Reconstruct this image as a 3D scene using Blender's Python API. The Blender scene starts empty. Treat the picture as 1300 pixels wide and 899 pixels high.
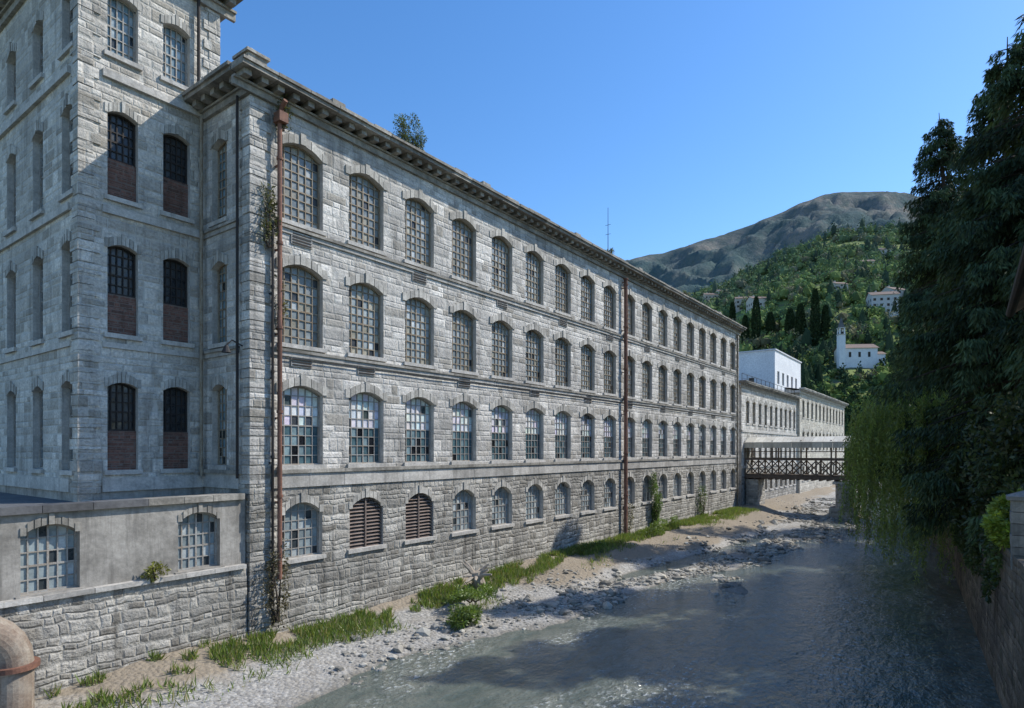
import bpy, bmesh, math, random
import numpy as np
from mathutils import Vector, noise as mn
random.seed(7); rng=np.random.default_rng(11)
S=bpy.context.scene
COL=S.collection
# ------------------------------------------------------------ helpers
def link(o,parent=None):
    COL.objects.link(o)
    if parent: o.parent=parent
    return o
def empty(name):
    e=bpy.data.objects.new(name,None); e.empty_display_size=.5; return link(e)
class NT:
    def __init__(s,name):
        s.m=bpy.data.materials.new(name); s.m.use_nodes=True; s.nt=s.m.node_tree
        s.b=s.nt.nodes['Principled BSDF']; s.out=s.nt.nodes['Material Output']
    def n(s,t,attrs=None,**kw):
        nd=s.nt.nodes.new(t)
        for k,v in (attrs or {}).items(): setattr(nd,k,v)
        for k,v in kw.items():
            k2=k.replace('_',' ')
            i=nd.inputs[int(k[1:])] if (k[0]=='i' and k[1:].isdigit()) else nd.inputs[k2]
            s.set(i,v)
        return nd
    def set(s,i,v):
        if isinstance(v,bpy.types.NodeSocket): s.nt.links.new(v,i)
        elif isinstance(v,bpy.types.Node): s.nt.links.new(v.outputs[0],i)
        else:
            if i.type=='RGBA' and len(v)==3: v=(*v,1)
            i.default_value=v
    def mix(s,f,a,b,mode='MIX'):
        nd=s.nt.nodes.new('ShaderNodeMix'); nd.data_type='RGBA'; nd.blend_type=mode
        s.set(nd.inputs[0],f); s.set(nd.inputs[6],a); s.set(nd.inputs[7],b)
        return nd.outputs[2]
    def math(s,op,a,b=0.0,c=0.0):
        nd=s.nt.nodes.new('ShaderNodeMath'); nd.operation=op
        s.set(nd.inputs[0],a); s.set(nd.inputs[1],b); s.set(nd.inputs[2],c); return nd.outputs[0]
    def rng(s,v,a,b,c=0.0,d=1.0):
        return s.n('ShaderNodeMapRange',i0=v,i1=a,i2=b,i3=c,i4=d).outputs[0]
    def ramp(s,f,stops):
        nd=s.nt.nodes.new('ShaderNodeValToRGB'); s.set(nd.inputs[0],f)
        e=nd.color_ramp.elements
        while len(e)<len(stops): e.new(.5)
        for el,(p,c) in zip(e,stops):
            el.position=p; el.color=(c,c,c,1) if not hasattr(c,'__len__') else (*c,1)
        return nd.outputs[0]
    def noise(s,vec,scale,detail=4,rough=.6):
        return s.n('ShaderNodeTexNoise',Vector=vec,Scale=scale,Detail=float(detail),Roughness=rough).outputs[0]
    def mapv(s,vec,sc):
        return s.n('ShaderNodeMapping',Vector=vec,Scale=sc).outputs[0]
    def uv(s): return s.n('ShaderNodeUVMap',{'uv_map':'UVMap'}).outputs[0]
    def pos(s): return s.n('ShaderNodeNewGeometry').outputs['Position']
    def col(s): return s.n('ShaderNodeVertexColor',{'layer_name':'Col'}).outputs[0]
    def base(s,c,r=.8,spec=.3):
        s.set(s.b.inputs['Base Color'],c); s.set(s.b.inputs['Roughness'],r); s.b.inputs['Specular IOR Level'].default_value=spec
    def bump(s,h,strength=.5,dist=.05):
        nd=s.n('ShaderNodeBump',Height=h,Strength=strength,Distance=dist)
        s.set(s.b.inputs['Normal'],nd.outputs[0]); return nd

def m_stone(name,c1,c2,mortar,bw=.6,rh=.33,distort=.03,ms=.03,dirt=.4,bumps=.8,bd=.06,odd=(.30,.27,.22)):
    t=NT(name); uv=t.uv()
    nz=t.n('ShaderNodeTexNoise',Vector=uv,Scale=1.3,Detail=2.0)
    off=t.n('ShaderNodeVectorMath',{'operation':'MULTIPLY_ADD'},i0=nz.outputs['Color'],i1=(distort,distort,0),i2=uv)
    sp=t.n('ShaderNodeSeparateXYZ',Vector=off.outputs[0]); x=sp.outputs[0]; y=sp.outputs[1]
    yr=t.math('DIVIDE',y,rh)
    yr=t.math('MULTIPLY_ADD',t.math('SINE',t.math('MULTIPLY',yr,1.9)),.28,yr)   # uneven course heights
    row=t.math('FLOOR',yr)
    wr=t.n('ShaderNodeTexWhiteNoise',{'noise_dimensions':'1D'},W=row).outputs['Value']
    xs=t.math('MULTIPLY_ADD',wr,7.0,t.math('DIVIDE',x,bw))
    xs=t.math('MULTIPLY_ADD',t.math('SINE',t.math('MULTIPLY_ADD',xs,2.3,t.math('MULTIPLY',row,3.1))),.34,xs)
    colm=t.math('FLOOR',xs)
    idv=t.n('ShaderNodeCombineXYZ',X=colm,Y=row).outputs[0]
    wn=t.n('ShaderNodeTexWhiteNoise',{'noise_dimensions':'2D'},Vector=idv); wv=wn.outputs['Value']
    wc=t.n('ShaderNodeSeparateColor',Color=wn.outputs['Color'])
    fx=t.math('FRACT',xs); fy=t.math('FRACT',yr)
    ex=t.math('MULTIPLY',t.math('MINIMUM',fx,t.math('SUBTRACT',1.0,fx)),bw); ey=t.math('MULTIPLY',t.math('MINIMUM',fy,t.math('SUBTRACT',1.0,fy)),rh)
    fine=t.noise(uv,11,4,.72); mid=t.noise(uv,3.5,3,.6); big=t.noise(uv,.3,4,.65)
    e=t.math('MULTIPLY_ADD',t.math('SUBTRACT',mid,.5),.05,t.math('MINIMUM',ex,ey))
    mask=t.rng(e,ms*.35,ms*.35+.014); rd=t.rng(e,0.0,.07)
    streak=t.noise(t.mapv(uv,(1.6,.13,1)),1.5,4,.65)
    c=t.mix(wc.outputs[0],c1,c2)
    c=t.mix(t.rng(wc.outputs[1],.78,.84,0.0,.6),c,odd)
    c=t.mix(t.rng(wc.outputs[2],.88,.94,0.0,.6),c,tuple(min(.9,q*1.2) for q in c1))
    c=t.mix(1.0,c,t.ramp(fine,[(.28,.58),(.60,1.12)]),'MULTIPLY')
    c=t.mix(t.rng(mid,.54,.70,0,.45),c,tuple(q*.6 for q in c2))
    c=t.mix(mask,mortar,c)
    c=t.mix(t.math('MULTIPLY',t.rng(big,.44,.66),dirt),c,tuple(q*.55 for q in c2))
    c=t.mix(t.math('MULTIPLY',t.rng(streak,.52,.70),dirt),c,tuple(q*.32 for q in c2))
    c=t.mix(1.0,c,t.col(),'MULTIPLY')
    t.base(c,.92,.15)
    h=t.math('MULTIPLY_ADD',rd,.55,t.math('MULTIPLY',fine,.7))
    h=t.math('ADD',h,t.math('MULTIPLY_ADD',mid,.9,t.math('MULTIPLY',wv,.35)))
    t.bump(h,bumps,bd); return t.m
def m_plain(name,c,c2=None,rough=.85,scale=1.5,bumps=.3,spec=.2,usecol=True,streak=.35,metal=0):
    t=NT(name); uv=t.uv(); c2=c2 or tuple(x*.6 for x in c)
    a=t.noise(uv,scale,5,.7); b=t.noise(uv,scale*9,4,.7); st=t.noise(t.mapv(uv,(2.2,.15,1)),1.6,4,.7)
    k=t.mix(t.ramp(a,[(.38,0),(.65,1)]),c,c2)
    k=t.mix(1.0,k,t.ramp(b,[(.3,.74),(.7,1.12)]),'MULTIPLY')
    k=t.mix(t.math('MULTIPLY',t.ramp(st,[(.5,0),(.7,1)]),streak),k,tuple(x*.35 for x in c))
    if usecol: k=t.mix(1.0,k,t.col(),'MULTIPLY')
    t.base(k,rough,spec); t.b.inputs['Metallic'].default_value=metal
    t.bump(t.math('ADD',b,a),bumps,.03); return t.m
def m_glass(name):
    t=NT(name); uv=t.uv(); a=t.noise(uv,3,4,.6)
    k=t.mix(1.0,t.col(),t.ramp(a,[(.3,.7),(.7,1.15)]),'MULTIPLY')
    t.base(k,t.ramp(a,[(.3,.15),(.7,.45)]),.45)
    t.bump(t.noise(uv,1.7,2,.5),.25,.03); return t.m
def m_leaf(name,tr=.35,gl=.04):
    t=NT(name); c=t.col(); nt=t.nt
    last=t.n('ShaderNodeBsdfDiffuse',Color=c)
    if tr:
        tr_=t.n('ShaderNodeBsdfTranslucent',Color=t.mix(1.0,c,(1.05,1.15,.5),'MULTIPLY'))
        mx=t.n('ShaderNodeMixShader',Fac=tr); nt.links.new(last.outputs[0],mx.inputs[1]); nt.links.new(tr_.outputs[0],mx.inputs[2]); last=mx
    if gl:
        g=t.n('ShaderNodeBsdfGlossy',Color=(1,1,1),Roughness=.5); l2=t.n('ShaderNodeMixShader',Fac=gl)
        nt.links.new(last.outputs[0],l2.inputs[1]); nt.links.new(g.outputs[0],l2.inputs[2]); last=l2
    nt.links.new(last.outputs[0],t.out.inputs[0]); return t.m

STONE=m_stone('grey_block_stone',(.73,.695,.635),(.44,.42,.385),(.55,.53,.48),bw=.58,rh=.335,dirt=.6)
RUBBLE=m_stone('rough_base_stone',(.58,.55,.49),(.30,.285,.255),(.43,.41,.365),bw=.44,rh=.26,distort=.26,ms=.035,dirt=.75,bumps=.9,bd=.08,odd=(.2,.18,.15))
TSTONE=m_stone('tower_stone',(.70,.66,.59),(.47,.44,.39),(.56,.535,.48),bw=.52,rh=.30,dirt=.5)
TRIM=m_plain('dressed_stone',(.60,.57,.52),(.39,.37,.335),scale=1.2,bumps=.4,streak=.55)
DARKTRIM=m_plain('weathered_cornice',(.44,.41,.355),(.20,.185,.16),scale=1.0,bumps=.5,streak=.75)
STUCCO=m_plain('old_stucco',(.40,.375,.335),(.23,.215,.19),scale=.7,bumps=.35,streak=.75)
CONC=m_plain('roof_concrete',(.16,.16,.16),(.10,.10,.105),scale=.8)
BRICK=m_stone('infill_brick',(.24,.125,.095),(.15,.08,.06),(.18,.15,.13),bw=.25,rh=.085,distort=.0,ms=.014,dirt=.4,bumps=.5,bd=.01,odd=(.1,.07,.06))
FRAME=m_plain('painted_steel',(.36,.32,.25),(.23,.16,.10),scale=3,rough=.6)
FRAMEW=m_plain('pale_frame',(.40,.40,.38),(.3,.25,.2),scale=3,rough=.6)
GRATE=m_plain('dark_iron',(.035,.035,.037),(.05,.035,.025),scale=3,rough=.6)
RUST=m_plain('rusty_iron',(.25,.125,.085),(.15,.08,.06),scale=2.5,rough=.7,streak=.3)
GLASS=m_glass('dirty_glass')
LOUV=m_plain('louvre_slats',(.26,.21,.18),(.18,.14,.12),scale=3)
WHITE=m_plain('white_render',(.78,.79,.80),(.68,.69,.71),scale=.5,bumps=.1,streak=.08)
WOOD=m_plain('weathered_timber',(.20,.155,.12),(.12,.095,.075),scale=3)
CREAM=m_plain('cream_sheet',(.70,.67,.58),(.58,.54,.45),scale=1)
TILE=m_plain('clay_tile',(.26,.19,.15),(.19,.14,.12),scale=2)
BARK=m_plain('bark',(.09,.07,.055),(.05,.04,.03),scale=4,bumps=.8)
LEAF=m_leaf('leaves',.42); NEEDLE=m_leaf('needles',.08,.02); HLEAF=m_leaf('distant_leaves',0,0)
RWALL=m_stone('river_wall_stone',(.32,.26,.19),(.17,.14,.11),(.22,.185,.14),bw=.5,rh=.25,distort=.24,ms=.03,dirt=.8,bumps=1.0,bd=.08,odd=(.1,.1,.06))
ROCK=m_plain('river_stones',(.50,.49,.455),(.36,.35,.32),scale=2,streak=0)

class MB:
    def __init__(s): s.v=[];s.f=[];s.m=[];s.c=[];s.mats=[]
    def mi(s,m):
        if m not in s.mats: s.mats.append(m)
        return s.mats.index(m)
    def poly(s,pts,m,c=(1,1,1)):
        i=len(s.v); s.v+= [tuple(p) for p in pts]; s.f.append(tuple(range(i,i+len(pts)))); s.m.append(s.mi(m)); s.c.append(c)
    def box8(s,p,m,c=(1,1,1)):
        i=len(s.v); s.v+=[tuple(q) for q in p]
        for f in ((0,1,2,3),(7,6,5,4),(0,4,5,1),(1,5,6,2),(2,6,7,3),(3,7,4,0)):
            s.f.append(tuple(i+k for k in f)); s.m.append(s.mi(m)); s.c.append(c)
    def box(s,x0,x1,y0,y1,z0,z1,m,c=(1,1,1)):
        s.box8([(x0,y0,z0),(x0,y1,z0),(x1,y1,z0),(x1,y0,z0),(x0,y0,z1),(x0,y1,z1),(x1,y1,z1),(x1,y0,z1)],m,c)
    def pbox(s,P,u0,u1,d0,d1,z0,z1,m,c=(1,1,1)):
        s.box8([P(u0,d0,z0),P(u1,d0,z0),P(u1,d1,z0),P(u0,d1,z0),P(u0,d0,z1),P(u1,d0,z1),P(u1,d1,z1),P(u0,d1,z1)],m,c)
    def beam(s,a,b,w,m,c=(1,1,1),h=None):
        a=Vector(a);b=Vector(b);d=(b-a).normalized(); up=Vector((0,0,1)) if abs(d.z)<.95 else Vector((1,0,0))
        r=d.cross(up).normalized()*w/2; q=r.cross(d).normalized()*(h or w)/2
        s.box8([a-r-q,a+r-q,a+r+q,a-r+q,b-r-q,b+r-q,b+r+q,b-r+q],m,c)
    def tube(s,pts,radii,m,c=(1,1,1),n=10):
        rings=[]
        for k,p in enumerate(pts):
            p=Vector(p); a=Vector(pts[max(k-1,0)]); b=Vector(pts[min(k+1,len(pts)-1)]); d=(b-a).normalized()
            up=Vector((0,0,1)) if abs(d.z)<.9 else Vector((0,1,0))
            r=d.cross(up).normalized(); q=r.cross(d).normalized(); i=len(s.v)
            for j in range(n):
                t=2*math.pi*j/n; s.v.append(tuple(p+(r*math.cos(t)+q*math.sin(t))*radii[k]))
            rings.append(i)
        for k in range(len(rings)-1):
            for j in range(n):
                s.f.append((rings[k]+j,rings[k]+(j+1)%n,rings[k+1]+(j+1)%n,rings[k+1]+j)); s.m.append(s.mi(m)); s.c.append(c)
        for r0 in (rings[0],rings[-1]):
            s.f.append(tuple(r0+j for j in range(n))); s.m.append(s.mi(m)); s.c.append(c)
    def make(s,name,parent=None,smooth=False):
        me=bpy.data.meshes.new(name); me.from_pydata(s.v,[],s.f)
        for m in s.mats: me.materials.append(m)
        me.polygons.foreach_set('material_index',s.m)
        if smooth: me.polygons.foreach_set('use_smooth',[True]*len(s.f))
        me.update()
        V=np.array(s.v)
        U=np.zeros((len(me.loops),2)); C=np.ones((len(me.loops),4))
        for p in me.polygons:
            n=p.normal; k=len(p.vertices); q=V[list(p.vertices)]
            ax,ay,az=abs(n.x),abs(n.y),abs(n.z)
            if az>=ax and az>=ay: w=q[:,:2]
            elif ax>=ay: w=q[:,1:3]
            else: w=q[:,[0,2]]
            U[p.loop_start:p.loop_start+k]=w; C[p.loop_start:p.loop_start+k,:3]=s.c[p.index]
        me.uv_layers.new(name='UVMap'); me.uv_layers['UVMap'].data.foreach_set('uv',U.ravel())
        me.color_attributes.new('Col','FLOAT_COLOR','CORNER'); me.color_attributes['Col'].data.foreach_set('color',C.ravel())
        return link(bpy.data.objects.new(name,me),parent)

def tri_mesh(name,V,C,mat,parent=None,k=3,uvs=False):
    N=len(V); me=bpy.data.meshes.new(name); me.vertices.add(N*k); me.vertices.foreach_set('co',V.reshape(-1).astype(np.float32))
    me.loops.add(N*k); me.loops.foreach_set('vertex_index',np.arange(N*k,dtype=np.int32))
    me.polygons.add(N); me.polygons.foreach_set('loop_start',np.arange(0,N*k,k,dtype=np.int32))
    try: me.polygons.foreach_set('loop_total',np.full(N,k,dtype=np.int32))
    except Exception: pass
    me.update(calc_edges=True)
    ca=me.color_attributes.new('Col','FLOAT_COLOR','POINT'); cc=np.ones((N*k,4)); cc[:,:3]=np.repeat(C,k,axis=0)
    ca.data.foreach_set('color',cc.ravel()); me.materials.append(mat)
    if uvs:
        me.uv_layers.new(name='UVMap'); me.uv_layers['UVMap'].data.foreach_set('uv',V.reshape(-1,3)[:,:2].astype(np.float32).ravel())
    return link(bpy.data.objects.new(name,me),parent)
def unit(v): return v/np.maximum(np.linalg.norm(v,axis=-1,keepdims=True),1e-6)
def leaves(P,D,L,W,C,name,mat,parent=None):
    N=len(P); D=unit(D); r=unit(np.cross(D,rng.normal(size=(N,3)))); L=L[:,None];W=W[:,None]
    mid=P+D*L*.45
    V=np.stack([P,mid+r*W/2,P+D*L,mid-r*W/2],axis=1)
    return tri_mesh(name,V,C,mat,parent,k=4)

# ------------------------------------------------------------ walls / windows
def arch(uc,w,zt,rise,u):
    s=(u-uc)/(w/2); return zt-rise*s*s
def wall(mb,P,u0,u1,rows,mat,reveal=.34,revmat=None,NS=8):
    revmat=revmat or mat
    for z0,z1,ops,wm in rows:
        wm=wm or mat; cur=u0
        for (uc,w,zb,zt,rise) in sorted(ops):
            a,b=uc-w/2,uc+w/2
            mb.poly([P(cur,0,z0),P(a,0,z0),P(a,0,z1),P(cur,0,z1)],wm)
            mb.poly([P(a,0,z0),P(b,0,z0),P(b,0,zb),P(a,0,zb)],wm)
            us=[a+(b-a)*k/NS for k in range(NS+1)]; zs=[arch(uc,w,zt,rise,u) for u in us]
            for k in range(NS):
                mb.poly([P(us[k],0,zs[k]),P(us[k+1],0,zs[k+1]),P(us[k+1],0,z1),P(us[k],0,z1)],wm)
                mb.poly([P(us[k],0,zs[k]),P(us[k+1],0,zs[k+1]),P(us[k+1],-reveal,zs[k+1]),P(us[k],-reveal,zs[k])],revmat)
            mb.poly([P(a,0,zb),P(a,-reveal,zb),P(a,-reveal,zs[0]),P(a,0,zs[0])],revmat)
            mb.poly([P(b,0,zb),P(b,-reveal,zb),P(b,-reveal,zs[-1]),P(b,0,zs[-1])],revmat)
            mb.poly([P(a,0,zb),P(b,0,zb),P(b,-reveal,zb),P(a,-reveal,zb)],revmat)
            cur=b
        mb.poly([P(cur,0,z0),P(u1,0,z0),P(u1,0,z1),P(cur,0,z1)],wm)
def surround(mb,P,op,mat,band=.33,ear=.2,proud=.045,sill=True):
    uc,w,zb,zt,rise=op; n=9
    a,b=uc-w/2-ear,uc+w/2+ear
    us=[a+(b-a)*k/n for k in range(n+1)]
    def zz(u): return arch(uc,w,zt,rise,min(max(u,uc-w/2),uc+w/2))
    for k in range(n):
        g=random.uniform(.65,1.1); e=.012
        p=proud+(.03 if k==n//2 else 0)+random.uniform(-.015,.015); ex=.08 if k==n//2 else random.uniform(-.015,.015)
        u_,v_=us[k]+e,us[k+1]-e; za,zc=zz(us[k]),zz(us[k+1])
        if k in(0,n-1): 
            za=zc=zz(a if k==0 else b)
        mb.box8([P(u_,0.0,za),P(v_,0.0,zc),P(v_,p,zc),P(u_,p,za),P(u_,0.0,za+band+ex),P(v_,0.0,zc+band+ex),P(v_,p,zc+band+ex),P(u_,p,za+band+ex)],mat,(g,g,g*.98))
    if sill: mb.pbox(P,uc-w/2-.12,uc+w/2+.12,-.3,.1,zb-.14,zb+.012,mat)
def window(mf,mg,P,op,nc,nr,style,depth=-.28,fm=None,bar=.035):
    uc,w,zb,zt,rise=op; fm=fm or FRAME; a,b=uc-w/2,uc+w/2; H=zt-zb
    A=lambda u:arch(uc,w,zt,rise,u)
    tint=random.uniform(.72,1.15); yl=random.random(); split=random.choice([.44,.44,.5,.56]) 
    for i in range(nc):
        for j in range(nr):
            ua,ub=a+w*i/nc,a+w*(i+1)/nc; z0,z1=zb+H*j/nr,zb+H*(j+1)/nr
            if z0>=min(A(ua),A(ub))-.02 and z0>=max(A(ua),A(ub))-.02: continue
            q=[(ua,min(z0,A(ua))),(ub,min(z0,A(ub))),(ub,min(z1,A(ub))),(ua,min(z1,A(ua)))]
            r=random.random(); f=(j+.5)/nr; g=random.uniform(.8,1.2)*tint; dd=depth
            if style=='old':
                c=(.29*g,.325*g,.325*g)
                if r<.06+.16*yl: c=(.37*g,.345*g,.27*g)
                elif r<.28: c=(.46*g,.49*g,.49*g)
                elif r>.945: c=(.04,.045,.05)
            elif style=='mid':
                if f>split: c=(.76,.79,.79) if r<.94 else (.07,.09,.1); c=tuple(x*random.uniform(.85,1.05) for x in c)
                else:
                    c=(.07*g,.13*g,.15*g)
                    if r<.2: c=(.20*g,.28*g,.30*g)
                    elif r>.86: c=(.012,.014,.018)
            elif style=='base':
                c=(.27*g,.32*g,.33*g)
                if r<.2: c=(.45*g,.49*g,.49*g)
                elif r>.9: c=(.04,.05,.055)
            elif style=='tower':
                c=(.16*g,.24*g,.28*g)
                if r<.3: c=(.34*g,.40*g,.42*g)
                elif r>.88: c=(.02,.03,.035)
            else: c=(.03*g,.035*g,.04*g)
            t=[random.uniform(-.008,.008) for _ in range(4)]
            mg.poly([P(q[k][0],dd+t[k],q[k][1]) for k in range(4)],GLASS,c)
    d0,d1=depth+.012,depth+.012+bar
    for i in range(1,nc):
        u=a+w*i/nc; bw=bar*(1.5 if i==nc//2 and nc%2==0 else 1)/2
        mf.pbox(P,u-bw,u+bw,d0,d1,zb,A(u),fm)
    for j in range(1,nr):
        z=zb+H*j/nr; zs=zt-rise
        hw=w/2 if z<=zs else w/2*math.sqrt(max(0,(zt-z)/rise))
        bw=bar*(1.6 if j==nr//2 else 1)/2
        if hw>.1: mf.pbox(P,uc-hw,uc+hw,d0+.004,d1-.004,z-bw,z+bw,fm)
    fw=.06
    mf.pbox(P,a,a+fw,d0,d1+.03,zb+fw,A(a),fm); mf.pbox(P,b-fw,b,d0,d1+.03,zb+fw,A(b),fm); mf.pbox(P,a,b,d0,d1+.03,zb,zb+fw,fm)
    n=8
    for k in range(n):
        u0_,u1_=a+w*k/n,a+w*(k+1)/n
        mf.box8([P(u0_,d0,A(u0_)-fw),P(u1_,d0,A(u1_)-fw),P(u1_,d1+.03,A(u1_)-fw),P(u0_,d1+.03,A(u0_)-fw),P(u0_,d0,A(u0_)),P(u1_,d0,A(u1_)),P(u1_,d1+.03,A(u1_)),P(u0_,d1+.03,A(u0_))],fm)
def louvre(mf,P,op,depth=-.2):
    uc,w,zb,zt,rise=op; n=14; H=zt-zb
    mf.pbox(P,uc-w/2,uc+w/2,depth-.12,depth-.1,zb,zt,GRATE)
    for j in range(n):
        z=zb+H*j/n; hw=w/2 if z<=zt-rise else w/2*math.sqrt(max(0,(zt-z)/rise))
        mf.box8([P(uc-hw,depth,z),P(uc+hw,depth,z),P(uc+hw,depth+.12,z-.0),P(uc-hw,depth+.12,z),P(uc-hw,depth-.09,z+.10),P(uc+hw,depth-.09,z+.10),P(uc+hw,depth-.06,z+.12),P(uc-hw,depth-.06,z+.12)],LOUV)
    for u in (uc-w/2,uc-.03,uc+w/2-.06): mf.pbox(P,u,u+.06,depth+.1,depth+.14,zb,arch(uc,w,zt,rise,u+.03),LOUV)
def cornice(mb,P,u0,u1,z,proj,mat,h=.75):
    a,b=u0,u1
    mb.pbox(P,a,b,0,proj*.18,z,z+h*.3,mat)
    mb.pbox(P,a,b,0,proj*.3,z+h*.3,z+h*.4,mat)
    n=int((b-a)/.62)
    for k in range(n):
        u=a+(k+.5)*(b-a)/n; g=random.uniform(.7,1.1)
        mb.pbox(P,u-.13,u+.13,0,proj*.72,z+h*.4,z+h*.66,mat,(g,g,g))
    n=max(1,int((b-a)/1.3))
    for k in range(n):
        g=random.uniform(.6,1.1); ua,ub=a+(b-a)*k/n,a+(b-a)*(k+1)/n-.012
        mb.pbox(P,ua,ub,0,proj+random.uniform(-.01,.01),z+h*.66,z+h*.85,mat,(g,g,g))
        mb.pbox(P,ua,ub,0,proj*1.12+random.uniform(-.025,.025),z+h*.85,z+h+random.uniform(-.02,.02),mat,(g,g,g))

# ------------------------------------------------------------ main mill
XF=-20.0; Y0=11.9; Y1=68.0; XT=-23.2; YT0=7.85; YT1=12.5
mill=empty('stone_mill_building')
Pm=lambda u,d,z:(XF+d,u,z)
Pe=lambda u,d,z:(u,Y0-d,z)
cen=[13.97+3.07*i for i in range(18)]
WW=1.82
r_base=[(c,WW*.97,2.98,5.05,.42) for c in cen]
r3=[(c,WW,6.42,9.38,.30) for c in cen]; r2=[(c,WW,10.86,13.86,.30) for c in cen]; r1=[(c,WW,15.35,18.32,.30) for c in cen]
w=MB()
wall(w,Pm,Y0,Y1,[(-1,5.8,r_base,RUBBLE),(5.8,10.2,r3,None),(10.2,14.7,r2,None),(14.7,19.35,r1,None)],STONE,revmat=TRIM)
eo=[(-22.05,1.0,6.42,9.38,.2)],[(-22.05,1.0,10.86,13.86,.2)],[(-22.05,1.0,15.35,18.32,.2)]
wall(w,Pe,-23.2,XF,[(-1,5.8,[],RUBBLE),(5.8,10.2,eo[0],None),(10.2,14.7,eo[1],None),(14.7,19.35,eo[2],None)],STONE,revmat=TRIM)
w.poly([(XF,Y1,-1),(-38,Y1,-1),(-38,Y1,19.35),(XF,Y1,19.35)],STONE)
w.poly([(-38,Y0,-1),(-38,Y1,-1),(-38,Y1,19.35),(-38,Y0,19.35)],STONE)
w.poly([(-38,Y0,19.35),(-23.2,Y0,19.35),(-23.2,Y0,-1),(-38,Y0,-1)],STONE)
w.make('walls',mill)
t=MB()
for rr in (r1,r2,r3): 
    for o in rr: surround(t,Pm,o,TRIM)
for o in r_base: surround(t,Pm,o,TRIM,band=.28,ear=.05,proud=.03)
for e in eo: surround(t,Pe,e[0],TRIM,ear=.12)
def strings(P,u0,u1):
    n=max(1,int((u1-u0)/1.6))
    for k in range(n):
        a,b=u0+(u1-u0)*k/n,u0+(u1-u0)*(k+1)/n-.01
        for z0,z1,p,m in ((5.62,6.14,.07,TRIM),(6.14,6.28,.14,DARKTRIM),(10.4,10.56,.07,TRIM),(10.56,10.66,.13,DARKTRIM),(14.88,15.04,.07,TRIM),(15.04,15.14,.13,DARKTRIM)):
            g=random.uniform(.7,1.08); t.pbox(P,a,b,0,p+random.uniform(-.008,.008),z0,z1,m,(g,g,g))
strings(Pm,Y0+.75,Y1-.75); strings(Pe,-23.2,XF-.65)
z=-.9;k=0
while z<19.2:
    h=min(.335,19.3-z); g=random.uniform(.78,1.1); L=(.62 if k%2 else .42)+random.uniform(-.04,.04)
    e=.012; pr=.07+random.uniform(-.015,.02); mm=RUBBLE if z<5.5 else STONE
    t.box(XF-L,XF+pr,Y0-pr,Y0+L+.1,z+e,z+h-e,mm,(g,g,g))
    t.pbox(Pm,Y1-L-.1,Y1+.04,0,pr,z+e,z+h-e,mm,(g,g,g)); z+=h; k+=1
t.make('stone_trim',mill)
c=MB()
cornice(c,Pm,Y0-.7,Y1+.4,19.3,.72,DARKTRIM)
cornice(c,Pe,-23.18,XF-.003,19.297,.72,DARKTRIM)
c.box(XF-.35,XF+.12,Y0-.12,Y1+.1,20.09,20.34,DARKTRIM)
c.box(-23.18,XF-.353,Y0-.117,Y0+.3,20.09,20.337,DARKTRIM)
y=Y0+.5
while y<Y1-1:
    g=random.uniform(.6,1.1); L=random.uniform(.9,1.15)
    if random.random()<.9: c.box(XF-.36,XF+.16+random.uniform(-.02,.02),y,y+L-.03,20.343,20.5+random.uniform(-.06,.06),DARKTRIM,(g,g,g))
    y+=L
for i in range(0,18,3):
    y=cen[i]+1.53; c.box(XF-.4,XF+.2,y-.3,y+.3,20.095,20.6,DARKTRIM,(.85,.85,.85))
c.box(XF-.6,XF+.2,Y0-.2,Y0+.5,20.093,20.6,DARKTRIM)
c.box(XF-.68,XF+.28,Y0-.28,Y0+.58,20.6,20.7,DARKTRIM)
ap=(XF-.2,Y0+.15,21.05)
cc=[(XF-.6,Y0-.2,20.7),(XF+.2,Y0-.2,20.7),(XF+.2,Y0+.5,20.7),(XF-.6,Y0+.5,20.7)]
for k in range(4): c.poly([cc[k],cc[(k+1)%4],ap],DARKTRIM)
c.make('cornice_and_parapet',mill)
r=MB(); r.poly([(XF,Y0,19.9),(XF,Y1,19.9),(-29,Y1,20.3),(-29,Y0,20.3)],CONC); r.poly([(-38,Y0,19.9),(-38,Y1,19.9),(-29,Y1,20.3),(-29,Y0,20.3)],CONC); r.make('roof',mill)
f=MB(); g=MB()
for i in range(18):
    window(f,g,Pm,r1[i],6,9,'old'); window(f,g,Pm,r2[i],6,9,'old'); window(f,g,Pm,r3[i],6,8,'mid',fm=FRAMEW,bar=.03)
    if i in (1,2): louvre(f,Pm,r_base[i])
    else: window(f,g,Pm,r_base[i],6,6,'base',fm=FRAMEW,bar=.03)
for e in eo: window(f,g,Pe,e[0],4,9,'tower')
for i in range(18):
    for zb in (15.33,10.84):
        if (i+ (zb<12))%2==0 or i==0:
            u=cen[i]-.05
            f.pbox(Pm,u-.45,u+.45,.0,.05,zb-.78,zb-.2,FRAMEW)
            for k in range(5): f.pbox(Pm,u-.4,u+.4,.05,.07,zb-.74+k*.105,zb-.69+k*.105,GRATE)
f.make('window_frames',mill); g.make('window_panes',mill)
p=MB()
def pipe(x,y,z0,z1,r,m):
    zz=z0
    while zz<z1:
        h=min(3.0,z1-zz); p.tube([(x,y,zz),(x,y,zz+h-.02)],[r,r],m,(random.uniform(.7,1.25),)*3); 
        p.tube([(x,y,zz+h-.1),(x,y,zz+h)],[r*1.35]*2,m); p.box(XF-.05,x,y-.03,y+.03,zz+h-.3,zz+h-.24,m)
        zz+=h
pipe(XF+.26,12.86,2.4,18.9,.085,RUST); pipe(XF+.2,12.62,.8,15.0,.05,GRATE)
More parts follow.
